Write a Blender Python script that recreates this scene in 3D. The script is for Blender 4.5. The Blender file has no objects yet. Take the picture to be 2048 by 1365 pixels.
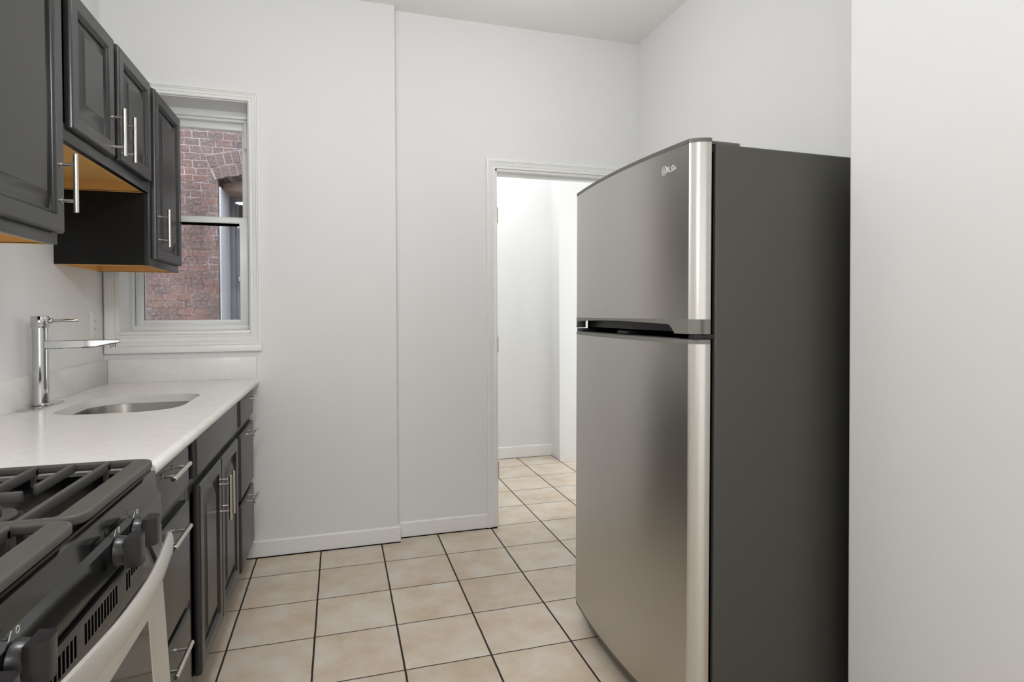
import bpy, bmesh, math
from mathutils import Vector, Matrix

C = bpy.context.scene.collection
S = bpy.context.scene
PI = math.pi

# ------------------------------------------------------------------ materials
def _nt(name):
    m = bpy.data.materials.new(name); m.use_nodes = True
    nt = m.node_tree
    return m, nt, nt.nodes['Principled BSDF']

def lin(r, g, b):
    f = lambda c: (c/255/12.92) if c/255 <= .04045 else ((c/255+.055)/1.055)**2.4
    return (f(r), f(g), f(b), 1)

def simple(name, col, rough=.5, metal=0., spec=.5, bump=None, vary=None, aniso=None, coat=0):
    m, nt, b = _nt(name)
    b.inputs['Base Color'].default_value = col
    b.inputs['Roughness'].default_value = rough
    b.inputs['Metallic'].default_value = metal
    b.inputs['Specular IOR Level'].default_value = spec
    if coat: b.inputs['Coat Weight'].default_value = coat; b.inputs['Coat Roughness'].default_value = .08
    N, L = nt.nodes, nt.links
    tc = N.new('ShaderNodeTexCoord')
    if vary:                                   # (scale, amount): gentle colour variation of the finish itself
        n = N.new('ShaderNodeTexNoise'); n.inputs['Scale'].default_value = vary[0]; n.inputs['Detail'].default_value = 4
        L.new(tc.outputs['Object'], n.inputs['Vector'])
        mx = N.new('ShaderNodeMix'); mx.data_type = 'RGBA'
        mx.inputs[6].default_value = tuple(c*(1-vary[1]) for c in col[:3])+(1,)
        mx.inputs[7].default_value = tuple(min(1, c*(1+vary[1])) for c in col[:3])+(1,)
        L.new(n.outputs['Fac'], mx.inputs[0]); L.new(mx.outputs[2], b.inputs['Base Color'])
    if bump:                                   # (scale, strength, distance)
        n = N.new('ShaderNodeTexNoise'); n.inputs['Scale'].default_value = bump[0]; n.inputs['Detail'].default_value = 3
        L.new(tc.outputs['Object'], n.inputs['Vector'])
        bp = N.new('ShaderNodeBump'); bp.inputs['Strength'].default_value = bump[1]; bp.inputs['Distance'].default_value = bump[2]
        L.new(n.outputs['Fac'], bp.inputs['Height']); L.new(bp.outputs['Normal'], b.inputs['Normal'])
    return m

M = {}
M['wall'] = simple('wall_paint', lin(233, 233, 232), .55, bump=(90, .08, .002), vary=(1.2, .01))
M['ceiling'] = simple('ceiling_paint', lin(242, 241, 238), .7, vary=(1.0, .01))
M['trim'] = simple('trim_gloss_paint', lin(241, 241, 239), .3)
M['vinyl'] = simple('window_vinyl', lin(248, 249, 248), .3)
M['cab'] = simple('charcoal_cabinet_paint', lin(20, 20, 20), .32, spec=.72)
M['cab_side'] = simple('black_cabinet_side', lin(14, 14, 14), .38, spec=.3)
M['wood'] = simple('raw_birch', lin(232, 180, 106), .5)
M['nickel'] = simple('brushed_nickel', lin(206, 203, 196), .26, 1.0)
M['chrome'] = simple('chrome', lin(200, 201, 201), .05, 1.0)
M['sink'] = simple('sink_steel', lin(150, 146, 140), .3, 1.0)
M['black_gloss'] = simple('black_enamel', lin(18, 18, 18), .12, spec=.6, bump=(60, .02, .001))
M['black_matte'] = simple('black_plastic', lin(26, 26, 26), .42)
M['vent'] = simple('vent_plastic', lin(74, 72, 69), .4)
M['badge'] = simple('badge_silver', lin(226, 224, 218), .32, .6)
M['void'] = simple('dark_gap', lin(6, 6, 6), 1, spec=0)
M['iron'] = simple('cast_iron', lin(78, 76, 72), .5, bump=(300, .15, .001))
M['knob'] = simple('knob_plastic', lin(40, 39, 39), .3)
M['silver'] = simple('silver_paint', lin(206, 203, 197), .36, .55, bump=(160, .05, .0006))
M['print'] = simple('white_print', lin(225, 225, 222), .5)
M['fridge_side'] = simple('dark_grey_enamel', lin(72, 71, 66), .42, bump=(420, .10, .0006))
M['fridge_trim'] = simple('grey_plastic_trim', lin(122, 120, 115), .4)
M['cap'] = simple('dark_grey_cap', lin(96, 94, 88), .4)
M['outlet'] = simple('outlet_plastic', lin(236, 235, 230), .35)
M['brass'] = simple('painted_hinge', lin(190, 170, 150), .4, .2)
M['ext_white'] = simple('weathered_paint', lin(206, 206, 211), .7, bump=(40, .2, .01), vary=(6, .08))
M['ext_frame'] = simple('grey_window_frame', lin(128, 129, 136), .5, vary=(20, .12))
M['stucco'] = simple('pink_stucco', lin(150, 128, 118), .8, bump=(60, .2, .01), vary=(8, .1))
M['curtain'] = simple('brown_blind', lin(104, 82, 74), .7, vary=(12, .1))
M['brown_board'] = simple('brown_board', lin(70, 54, 46), .6, vary=(15, .15))
M['concrete'] = simple('yard_concrete', lin(130, 126, 120), .85, bump=(30, .3, .01), vary=(3, .1))

def quartz():
    m, nt, b = _nt('white_quartz'); N, L = nt.nodes, nt.links
    tc = N.new('ShaderNodeTexCoord')
    base = N.new('ShaderNodeTexNoise'); base.inputs['Scale'].default_value = 22; base.inputs['Detail'].default_value = 6
    L.new(tc.outputs['Object'], base.inputs['Vector'])
    r0 = N.new('ShaderNodeValToRGB'); r0.color_ramp.elements[0].color = lin(226, 224, 220); r0.color_ramp.elements[1].color = lin(240, 239, 236)
    L.new(base.outputs['Fac'], r0.inputs['Fac'])
    v = N.new('ShaderNodeTexVoronoi'); v.inputs['Scale'].default_value = 130
    L.new(tc.outputs['Object'], v.inputs['Vector'])
    r1 = N.new('ShaderNodeValToRGB')
    r1.color_ramp.elements[0].position = .05; r1.color_ramp.elements[0].color = (1, 1, 1, 1)
    r1.color_ramp.elements[1].position = .20; r1.color_ramp.elements[1].color = (0, 0, 0, 1)
    L.new(v.outputs['Distance'], r1.inputs['Fac'])
    n2 = N.new('ShaderNodeTexWhiteNoise'); L.new(v.outputs['Position'], n2.inputs['Vector'])
    gt = N.new('ShaderNodeMath'); gt.operation = 'GREATER_THAN'; gt.inputs[1].default_value = .74
    L.new(n2.outputs['Value'], gt.inputs[0])
    mul = N.new('ShaderNodeMath'); mul.operation = 'MULTIPLY'
    L.new(gt.outputs[0], mul.inputs[0]); L.new(r1.outputs['Color'], mul.inputs[1])
    mu2 = N.new('ShaderNodeMath'); mu2.operation = 'MULTIPLY'; mu2.inputs[1].default_value = .8
    L.new(mul.outputs[0], mu2.inputs[0])
    mx = N.new('ShaderNodeMix'); mx.data_type = 'RGBA'
    L.new(mu2.outputs[0], mx.inputs[0]); L.new(r0.outputs['Color'], mx.inputs[6]); mx.inputs[7].default_value = lin(120, 112, 104)
    L.new(mx.outputs[2], b.inputs['Base Color'])
    b.inputs['Roughness'].default_value = .2
    return m
M['quartz'] = quartz()

TS, TX, TY = .3075, -.40445, 2.9573
def tile():
    m, nt, b = _nt('beige_floor_tile'); N, L = nt.nodes, nt.links
    tc = N.new('ShaderNodeTexCoord')
    mp = N.new('ShaderNodeMapping'); mp.inputs['Location'].default_value = (-TX, -TY, 0)
    L.new(tc.outputs['Object'], mp.inputs['Vector'])
    sep = N.new('ShaderNodeSeparateXYZ'); L.new(mp.outputs['Vector'], sep.inputs['Vector'])
    # slightly wavy grout edges
    wn = N.new('ShaderNodeTexNoise'); wn.inputs['Scale'].default_value = 14; L.new(tc.outputs['Object'], wn.inputs['Vector'])
    wob = N.new('ShaderNodeMath'); wob.operation = 'MULTIPLY_ADD'; wob.inputs[1].default_value = .003; wob.inputs[2].default_value = -.0015
    L.new(wn.outputs['Fac'], wob.inputs[0])
    def axis(sock, half):
        a = N.new('ShaderNodeMath'); a.operation = 'ADD'; L.new(sock, a.inputs[0]); L.new(wob.outputs[0], a.inputs[1])
        d = N.new('ShaderNodeMath'); d.operation = 'DIVIDE'; d.inputs[1].default_value = TS; L.new(a.outputs[0], d.inputs[0])
        fl = N.new('ShaderNodeMath'); fl.operation = 'FLOOR'; L.new(d.outputs[0], fl.inputs[0])
        h = N.new('ShaderNodeMath'); h.operation = 'ADD'; h.inputs[1].default_value = .5; L.new(d.outputs[0], h.inputs[0])
        fr = N.new('ShaderNodeMath'); fr.operation = 'FRACT'; L.new(h.outputs[0], fr.inputs[0])
        s = N.new('ShaderNodeMath'); s.operation = 'SUBTRACT'; s.inputs[1].default_value = .5; L.new(fr.outputs[0], s.inputs[0])
        ab = N.new('ShaderNodeMath'); ab.operation = 'ABSOLUTE'; L.new(s.outputs[0], ab.inputs[0])
        mr = N.new('ShaderNodeMapRange'); mr.interpolation_type = 'SMOOTHSTEP'
        mr.inputs['From Min'].default_value = half/TS; mr.inputs['From Max'].default_value = (half+.0022)/TS
        L.new(ab.outputs[0], mr.inputs['Value'])
        return fl.outputs[0], mr.outputs['Result']
    ix, gx = axis(sep.outputs['X'], .0024)
    iy, gy = axis(sep.outputs['Y'], .0015)
    mask = N.new('ShaderNodeMath'); mask.operation = 'MULTIPLY'; L.new(gx, mask.inputs[0]); L.new(gy, mask.inputs[1])
    comb = N.new('ShaderNodeCombineXYZ'); L.new(ix, comb.inputs['X']); L.new(iy, comb.inputs['Y'])
    rnd = N.new('ShaderNodeTexWhiteNoise'); L.new(comb.outputs['Vector'], rnd.inputs['Vector'])
    off = N.new('ShaderNodeVectorMath'); off.operation = 'MULTIPLY_ADD'; off.inputs[1].default_value = (9, 9, 9)
    L.new(rnd.outputs['Color'], off.inputs[0]); L.new(mp.outputs['Vector'], off.inputs[2])
    n1 = N.new('ShaderNodeTexNoise'); n1.inputs['Scale'].default_value = 6.5; n1.inputs['Detail'].default_value = 5; n1.inputs['Roughness'].default_value = .6
    L.new(off.outputs['Vector'], n1.inputs['Vector'])
    rp = N.new('ShaderNodeValToRGB'); e = rp.color_ramp.elements
    e[0].position = .28; e[0].color = lin(205, 184, 159)
    e[1].position = .72; e[1].color = lin(225, 218, 207)
    k = e.new(.48); k.color = lin(216, 200, 180)
    L.new(n1.outputs['Fac'], rp.inputs['Fac'])
    hv = N.new('ShaderNodeHueSaturation')
    vr = N.new('ShaderNodeMapRange'); vr.inputs['To Min'].default_value = .95; vr.inputs['To Max'].default_value = 1.04
    L.new(rnd.outputs['Value'], vr.inputs['Value']); L.new(vr.outputs['Result'], hv.inputs['Value']); L.new(rp.outputs['Color'], hv.inputs['Color'])
    mx = N.new('ShaderNodeMix'); mx.data_type = 'RGBA'
    mx.inputs[6].default_value = lin(38, 32, 28); L.new(hv.outputs['Color'], mx.inputs[7]); L.new(mask.outputs[0], mx.inputs[0])
    L.new(mx.outputs[2], b.inputs['Base Color'])
    rr = N.new('ShaderNodeMapRange'); rr.inputs['To Min'].default_value = .9; rr.inputs['To Max'].default_value = .34
    L.new(mask.outputs[0], rr.inputs['Value']); L.new(rr.outputs['Result'], b.inputs['Roughness'])
    bp = N.new('ShaderNodeBump'); bp.inputs['Strength'].default_value = .5; bp.inputs['Distance'].default_value = .003
    L.new(mask.outputs[0], bp.inputs['Height']); L.new(bp.outputs['Normal'], b.inputs['Normal'])
    return m
M['tile'] = tile()

def steel():
    m, nt, b = _nt('brushed_stainless'); N, L = nt.nodes, nt.links
    tc = N.new('ShaderNodeTexCoord')
    mp = N.new('ShaderNodeMapping'); mp.inputs['Scale'].default_value = (1.2, 1.2, 3)      # brushing runs across the door
    L.new(tc.outputs['Object'], mp.inputs['Vector'])
    n = N.new('ShaderNodeTexNoise'); n.inputs['Scale'].default_value = 1; n.inputs['Detail'].default_value = 2
    L.new(mp.outputs['Vector'], n.inputs['Vector'])
    sm = N.new('ShaderNodeTexNoise'); sm.inputs['Scale'].default_value = 4.5; sm.inputs['Detail'].default_value = 3; sm.inputs['Distortion'].default_value = .4
    L.new(tc.outputs['Object'], sm.inputs['Vector'])
    cc = N.new('ShaderNodeMapRange'); cc.inputs['To Min'].default_value = .27; cc.inputs['To Max'].default_value = .33
    L.new(n.outputs['Fac'], cc.inputs['Value']); L.new(cc.outputs['Result'], b.inputs['Roughness'])
    b.inputs['Base Color'].default_value = lin(200, 198, 193)
    b.inputs['Metallic'].default_value = 1
    b.inputs['Anisotropic'].default_value = .8; b.inputs['Anisotropic Rotation'].default_value = .25
    tg = N.new('ShaderNodeTangent'); tg.direction_type = 'RADIAL'; tg.axis = 'Z'
    L.new(tg.outputs['Tangent'], b.inputs['Tangent'])
    return m
M['steel'] = steel()

def brick():
    m, nt, b = _nt('weathered_brick'); N, L = nt.nodes, nt.links
    tc = N.new('ShaderNodeTexCoord')
    wn = N.new('ShaderNodeTexNoise'); wn.inputs['Scale'].default_value = 16; wn.inputs['Detail'].default_value = 5
    L.new(tc.outputs['Object'], wn.inputs['Vector'])
    wv = N.new('ShaderNodeVectorMath'); wv.operation = 'MULTIPLY_ADD'; wv.inputs[1].default_value = (.026,)*3
    L.new(wn.outputs['Color'], wv.inputs[0]); L.new(tc.outputs['Object'], wv.inputs[2])
    sp = N.new('ShaderNodeSeparateXYZ'); L.new(wv.outputs['Vector'], sp.inputs['Vector'])
    cb = N.new('ShaderNodeCombineXYZ'); L.new(sp.outputs['X'], cb.inputs['X']); L.new(sp.outputs['Z'], cb.inputs['Y'])
    br = N.new('ShaderNodeTexBrick')
    br.inputs['Scale'].default_value = 1; br.inputs['Brick Width'].default_value = .128; br.inputs['Row Height'].default_value = .0665
    br.inputs['Mortar Size'].default_value = .0042; br.inputs['Mortar Smooth'].default_value = .35; br.inputs['Bias'].default_value = 0
    br.inputs['Color1'].default_value = lin(92, 68, 62); br.inputs['Color2'].default_value = lin(72, 60, 59); br.inputs['Mortar'].default_value = lin(186, 178, 181)
    br.offset_frequency = 2; br.squash = .72; br.squash_frequency = 3
    L.new(cb.outputs['Vector'], br.inputs['Vector'])
    mn = N.new('ShaderNodeTexNoise'); mn.inputs['Scale'].default_value = 7; mn.inputs['Detail'].default_value = 5; L.new(tc.outputs['Object'], mn.inputs['Vector'])
    mr_ = N.new('ShaderNodeValToRGB'); mr_.color_ramp.elements[0].position = .40; mr_.color_ramp.elements[0].color = lin(66, 55, 52)
    mr_.color_ramp.elements[1].position = .62; mr_.color_ramp.elements[1].color = lin(134, 126, 130)
    spz = N.new('ShaderNodeSeparateXYZ'); L.new(tc.outputs['Object'], spz.inputs['Vector'])       # upper courses were repointed, lower joints are worn
    zr = N.new('ShaderNodeMapRange'); zr.inputs['From Min'].default_value = 2.0; zr.inputs['From Max'].default_value = 2.75
    zr.inputs['To Min'].default_value = -.09; zr.inputs['To Max'].default_value = .10
    L.new(spz.outputs['Z'], zr.inputs['Value'])
    zs = N.new('ShaderNodeMath'); zs.operation = 'ADD'; L.new(mn.outputs['Fac'], zs.inputs[0]); L.new(zr.outputs['Result'], zs.inputs[1]); L.new(zs.outputs[0], mr_.inputs['Fac']); L.new(mr_.outputs['Color'], br.inputs['Mortar'])
    n1 = N.new('ShaderNodeTexNoise'); n1.inputs['Scale'].default_value = 42; n1.inputs['Detail'].default_value = 7; n1.inputs['Roughness'].default_value = .72
    L.new(tc.outputs['Object'], n1.inputs['Vector'])
    r1 = N.new('ShaderNodeValToRGB'); r1.color_ramp.elements[0].position = .50; r1.color_ramp.elements[0].color = (0,)*3+(1,)
    r1.color_ramp.elements[1].position = .66; r1.color_ramp.elements[1].color = (.8,)*3+(1,)
    L.new(n1.outputs['Fac'], r1.inputs['Fac'])
    mx = N.new('ShaderNodeMix'); mx.data_type = 'RGBA'; L.new(r1.outputs['Color'], mx.inputs[0]); L.new(br.outputs['Color'], mx.inputs[6])
    mx.inputs[7].default_value = lin(116, 106, 108)
    n2 = N.new('ShaderNodeTexNoise'); n2.inputs['Scale'].default_value = 3.2; n2.inputs['Detail'].default_value = 4
    L.new(tc.outputs['Object'], n2.inputs['Vector'])
    hv = N.new('ShaderNodeHueSaturation'); vr = N.new('ShaderNodeMapRange'); vr.inputs['From Min'].default_value = .3; vr.inputs['From Max'].default_value = .7
    vr.inputs['To Min'].default_value = .75; vr.inputs['To Max'].default_value = 1.2
    L.new(n2.outputs['Fac'], vr.inputs['Value']); L.new(vr.outputs['Result'], hv.inputs['Value']); L.new(mx.outputs[2], hv.inputs['Color'])
    L.new(hv.outputs['Color'], b.inputs['Base Color']); b.inputs['Roughness'].default_value = .85
    inv = N.new('ShaderNodeMath'); inv.operation = 'SUBTRACT'; inv.inputs[0].default_value = 1; L.new(br.outputs['Fac'], inv.inputs[1])
    ad = N.new('ShaderNodeMath'); ad.operation = 'MULTIPLY_ADD'; ad.inputs[1].default_value = .8; L.new(n1.outputs['Fac'], ad.inputs[0]); L.new(inv.outputs[0], ad.inputs[2])
    bp = N.new('ShaderNodeBump'); bp.inputs['Strength'].default_value = .9; bp.inputs['Distance'].default_value = .012
    L.new(ad.outputs[0], bp.inputs['Height']); L.new(bp.outputs['Normal'], b.inputs['Normal'])
    return m
M['brick'] = brick()
M['arch_brick'] = simple('arch_brick', lin(80, 65, 64), .85, bump=(60, .8, .012), vary=(14, .3))
M['mortar'] = simple('mortar', lin(112, 104, 106), .9, bump=(60, .4, .01))

def glass(name, dark=0):
    m = bpy.data.materials.new(name); m.use_nodes = True; nt = m.node_tree; N, L = nt.nodes, nt.links
    N.clear(); out = N.new('ShaderNodeOutputMaterial')
    tr = N.new('ShaderNodeBsdfTransparent'); tr.inputs['Color'].default_value = (.93, .95, .95, 1)
    gl = N.new('ShaderNodeBsdfGlossy'); gl.inputs['Roughness'].default_value = .02; gl.inputs['Color'].default_value = (1, 1, 1, 1)
    fr = N.new('ShaderNodeFresnel'); fr.inputs['IOR'].default_value = 1.3
    mx = N.new('ShaderNodeMixShader'); L.new(fr.outputs[0], mx.inputs[0]); L.new(tr.outputs[0], mx.inputs[1]); L.new(gl.outputs[0], mx.inputs[2])
    L.new(mx.outputs[0], out.inputs['Surface'])
    return m
M['glass'] = glass('window_glass')
M['cooktop'] = simple('cooktop_enamel', lin(10, 10, 10), .3, spec=.22)
M['oven_glass'] = simple('oven_glass', lin(22, 21, 20), .06, spec=.7)

# ------------------------------------------------------------------ geometry helpers
def new(): return bmesh.new()

def merge(dst, src):
    me = bpy.data.meshes.new('tmp'); src.to_mesh(me); src.free(); dst.from_mesh(me); bpy.data.meshes.remove(me)

def box(bm, x0, x1, y0, y1, z0, z1, bev=0, seg=2):
    t = new()
    bmesh.ops.create_cube(t, size=1)
    for v in t.verts:
        v.co = Vector((x0+(v.co.x+.5)*(x1-x0), y0+(v.co.y+.5)*(y1-y0), z0+(v.co.z+.5)*(z1-z0)))
    if bev: bmesh.ops.bevel(t, geom=t.edges[:], offset=bev, segments=seg, affect='EDGES', profile=.5)
    merge(bm, t)

def loft(bm, loops, cap0=True, cap1=True, closed=True):
    vs = [[bm.verts.new(p) for p in lp] for lp in loops]
    n = len(vs[0])
    for a, b in zip(vs[:-1], vs[1:]):
        for i in range(n if closed else n-1):
            j = (i+1) % n
            try: bm.faces.new((a[i], a[j], b[j], b[i]))
            except ValueError: pass
    if cap0: bm.faces.new(list(reversed(vs[0])))
    if cap1: bm.faces.new(vs[-1])
    return vs

def cyl(bm, p0, p1, r0, r1=None, seg=20, bev=0):
    p0, p1 = Vector(p0), Vector(p1); r1 = r0 if r1 is None else r1
    d = (p1-p0).normalized(); a = d.orthogonal().normalized(); b = d.cross(a)
    ring = lambda c, r: [c+(a*math.cos(2*PI*i/seg)+b*math.sin(2*PI*i/seg))*r for i in range(seg)]
    if bev:
        loft(bm, [ring(p0, r0-bev), ring(p0+d*bev, r0), ring(p1-d*bev, r1), ring(p1, r1-bev)])
    else: loft(bm, [ring(p0, r0), ring(p1, r1)])

def extrude_poly(bm, pts, vec):
    vec = Vector(vec)
    loft(bm, [[Vector(p) for p in pts], [Vector(p)+vec for p in pts]])

def rrect(x0, x1, y0, y1, r, seg=6):
    """rounded rectangle; r is one radius or four (x1y1, x0y1, x0y0, x1y0)"""
    rs = r if isinstance(r, (tuple, list)) else (r,)*4
    out = []
    for (cx, cy, a0), q in zip(((x1, y1, 0), (x0, y1, 90), (x0, y0, 180), (x1, y0, 270)), rs):
        sx = -1 if cx == x1 else 1; sy = -1 if cy == y1 else 1
        ox, oy = cx+sx*q, cy+sy*q
        if q < 1e-6: out += [(cx, cy)]*(seg+1) if False else [(cx, cy)]; continue
        for i in range(seg+1):
            a = math.radians(a0+90*i/seg); out.append((ox+q*math.cos(a), oy+q*math.sin(a)))
    return out

def ring_plate(bm, outer, inner, z0, z1):
    """flat ring (outer outline with a hole) between two heights"""
    for z, up in ((z0, False), (z1, True)):
        vo = [bm.verts.new((x, y, z)) for x, y in outer]; vi = [bm.verts.new((x, y, z)) for x, y in inner]
        es = [bm.edges.new((v[i], v[(i+1) % len(v)])) for v in (vo, vi) for i in range(len(v))]
        bmesh.ops.triangle_fill(bm, edges=es, use_beauty=True, normal=(0, 0, 1 if up else -1))
        if not up: lo, li = vo, vi
        else:
            for a, b in ((lo, vo), (li, vi)):
                for i in range(len(a)):
                    j = (i+1) % len(a); bm.faces.new((a[i], a[j], b[j], b[i]))

def obj(name, bm, mat, parent=None, origin=None, smooth=35, **props):
    bmesh.ops.remove_doubles(bm, verts=bm.verts[:], dist=1e-6)
    bmesh.ops.recalc_face_normals(bm, faces=bm.faces[:])
    org = Vector(origin) if origin is not None else (Vector(parent['_org']) if parent and '_org' in parent else Vector((0, 0, 0)))
    bmesh.ops.translate(bm, verts=bm.verts[:], vec=-org)
    me = bpy.data.meshes.new(name); bm.to_mesh(me); bm.free()
    me.materials.append(M[mat] if isinstance(mat, str) else mat)
    if smooth:
        me.shade_smooth(); me.set_sharp_from_angle(angle=math.radians(smooth))
    o = bpy.data.objects.new(name, me); C.objects.link(o)
    if parent: o.parent = parent; o['_org'] = list(org)
    else: o.location = org; o['_org'] = list(org)
    for k, v in props.items(): o[k] = v
    return o

def thing(name, label, cat, loc, group=None, kind=None):
    o = bpy.data.objects.new(name, None); o.empty_display_size = .1; C.objects.link(o)
    o.location = loc; o['_org'] = list(loc)
    if label: o['label'] = label
    if cat: o['category'] = cat
    if group: o['group'] = group
    if kind: o['kind'] = kind
    return o

def tag(o, label, cat, group=None):
    o['label'] = label; o['category'] = cat
    if group: o['group'] = group
    return o

def struct(name, bm, mat, smooth=0): return obj(name, bm, mat, smooth=smooth, kind='structure')

# ------------------------------------------------------------------ camera
F, YAW, PIT, ROL, CX, CY, CH = 1176.05, .288017, -.015313, -.00411979, 1025.6, 643.32, 1.2337
cam = bpy.data.cameras.new('camera'); co = bpy.data.objects.new('camera', cam); C.objects.link(co)
cam.sensor_width = 36; cam.sensor_fit = 'HORIZONTAL'; cam.lens = 36*F/2048
cam.shift_x = (1024-CX)/2048; cam.shift_y = (CY-682.5)/2048
cam.clip_start = .02
fw = Vector((math.sin(YAW)*math.cos(PIT), math.cos(YAW)*math.cos(PIT), math.sin(PIT)))
r_ = Vector((math.cos(YAW), -math.sin(YAW), 0)); u_ = r_.cross(fw)
r2 = math.cos(ROL)*r_+math.sin(ROL)*u_; u2 = -math.sin(ROL)*r_+math.cos(ROL)*u_
co.matrix_world = Matrix(((r2.x, u2.x, -fw.x, 0), (r2.y, u2.y, -fw.y, 0), (r2.z, u2.z, -fw.z, CH), (0, 0, 0, 1)))
S.camera = co

# ------------------------------------------------------------------ room shell
XL, D, D2, XJ, XR, ZC = -1.06, 3.20, 3.255, .298, 1.768, 2.87
bm = new(); box(bm, -1.2, 3.6, -2.8, 5.0, -.12, 0); struct('floor', bm, 'tile')
bm = new(); box(bm, -1.21, 3.6, -2.8, 4.9, ZC, ZC+.12); struct('ceiling', bm, 'ceiling')
bm = new(); box(bm, XL-.15, XL, -2.8, D+.3, 0, ZC); struct('wall_left', bm, 'wall')
WX0, WX1, WZ0, WZ1 = -1.0, -.423, 1.132, 2.289
bm = new()
box(bm, XL, WX0, D, D+.3, 0, ZC); box(bm, WX1, XJ, D, D+.3, 0, ZC)
box(bm, WX0, WX1, D, D+.3, 0, WZ0); box(bm, WX0, WX1, D, D+.3, WZ1, ZC)
struct('wall_back', bm, 'wall')
DX0, DX1, DZ = .861, 1.62, 2.054
bm = new()
box(bm, XJ, DX0, D2, D2+.13, 0, ZC); box(bm, DX1, 3.5, D2, D2+.13, 0, ZC); box(bm, DX0, DX1, D2, D2+.13, DZ, ZC)
struct('wall_back_doorway', bm, 'wall')
bm = new(); box(bm, XR, XR+.13, 1.319, D2, 0, ZC); struct('wall_right', bm, 'wall')
# near wall beside the camera with the return that makes the refrigerator alcove
bm = new()
NX, NY = 1.374, 1.319
outer = [(NX, -2.8), (XR+.13, -2.8), (XR+.13, NY), (NX+.012, NY)]
for i in range(6):
    a = math.radians(90+90*i/5); outer.append((NX+.012+.012*math.cos(a), NY-.012+.012*math.sin(a)))
loft(bm, [[(x, y, 0) for x, y in outer], [(x, y, ZC) for x, y in outer]])
struct('wall_right_near', bm, 'wall', smooth=40)
# wall behind the camera
bm = new(); box(bm, XL, NX, -2.8, -2.65, 0, ZC); struct('wall_front', bm, 'wall')
# hall beyond the doorway
bm = new(); box(bm, .1, 1.757, 4.76, 4.9, 0, ZC); struct('wall_hall_back', bm, 'wall')
bm = new(); box(bm, 1.757, 3.5, 4.57, 4.9, 0, ZC); struct('wall_hall_jog', bm, 'wall')
bm = new(); box(bm, .1, .23, D2+.13, 4.76, 0, ZC); struct('wall_hall_left', bm, 'wall')
bm = new(); box(bm, 3.5, 3.6, D2, 4.9, 0, ZC); struct('wall_hall_right', bm, 'wall')

def base_run(name, p0, p1, n, h=.085, t=.013):
    """a board along the wall from p0 to p1; n is the direction into the room"""
    p0, p1, n = Vector((*p0, 0)), Vector((*p1, 0)), Vector((*n, 0))
    bm = new()
    prof = [(0, .004), (t, .004), (t, h-.006), (t*.55, h), (0, h)]
    loft(bm, [[p+n*a+Vector((0, 0, z)) for a, z in prof] for p in (p0, p1)])
    return struct(name, bm, 'trim')
base_run('baseboard_back', (-.47, D), (XJ+.013, D), (0, -1))
bm = new()
base_run('baseboard_jog', (XJ, D), (XJ, D2), (1, 0))
base_run('baseboard_doorway', (XJ+.013, D2), (.808, D2), (0, -1))
base_run('baseboard_hall', (.23, 4.76), (1.757, 4.76), (0, -1), .1)
bm = new()      # dark open joint where the boards stop short of the tile
box(bm, -.47, XJ+.013, D-.017, D, 0, .0045); box(bm, XJ, .81, D2-.017, D2, 0, .0045); box(bm, .8, .861, D2-.022, D2, 0, .0045)
struct('trim_joint', bm, 'void')

def casing_loops(x0, x1, z0, z1, y, prof, sides=4):
    """moulding round an opening: prof = (offset outward, projection)"""
    loops = []
    for o, p in prof:
        if sides == 4: loops.append([(x0-o, y-p, z0-o), (x1+o, y-p, z0-o), (x1+o, y-p, z1+o), (x0-o, y-p, z1+o)])
        else: loops.append([(x0-o, y-p, z0), (x0-o, y-p, z1+o), (x1+o, y-p, z1+o), (x1+o, y-p, z0)])
    return loops
CAS = [(0, 0), (0, .010), (.003, .013), (.008, .013), (.011, .010), (.015, .010), (.018, .013), (.030, .015), (.033, .018), (.037, .015), (.041, .019), (.050, .019), (.0535, .016), (.0535, 0)]

# ------------------------------------------------------------------ window 1 (double hung)
w = thing('window_1', None, None, (-.7115, D, WZ0), kind='structure')
bm = new(); lp = casing_loops(WX0, WX1, WZ0, WZ1, D, CAS); loft(bm, lp, False, False)
obj('casing', bm, 'trim', w, smooth=25)
bm = new(); box(bm, WX0-.054, WX1+.054, D-.022, D, WZ0-.086, WZ0-.0535, .004); obj('apron', bm, 'trim', w)
bm = new()     # jamb boards and head
t = .004
box(bm, WX0, WX0+t, D, D+.29, WZ0, WZ1); box(bm, WX1-t, WX1, D, D+.29, WZ0, WZ1)
box(bm, WX0, WX1, D, D+.29, WZ1-t, WZ1); box(bm, WX0, WX1, D-.004, D+.17, WZ0, WZ0+.018, .003)
obj('jamb', bm, 'trim', w)
FY = 3.365
bm = new()     # vinyl frame with stepped head and sill
box(bm, WX0+t, WX0+.016, FY, FY+.10, WZ0+.018, WZ1-t, .001); box(bm, WX1-.030, WX1-t, FY, FY+.10, WZ0+.018, WZ1-t, .001)
box(bm, WX0+.016, WX1-.03, FY, FY+.10, WZ1-.038, WZ1-t, .001); box(bm, WX0+.016, WX1-.03, FY+.02, FY+.10, WZ1-.05, WZ1-.036, .001)
box(bm, WX0+.016, WX1-.03, FY, FY+.10, WZ0+.012, WZ0+.040, .001)
box(bm, WX1-.046, WX1-.03, FY+.012, FY+.03, 2.10, 2.235, .001); box(bm, WX1-.040, WX1-.03, FY+.03, FY+.036, 1.735, 2.24)
obj('frame', bm, 'vinyl', w)
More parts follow.
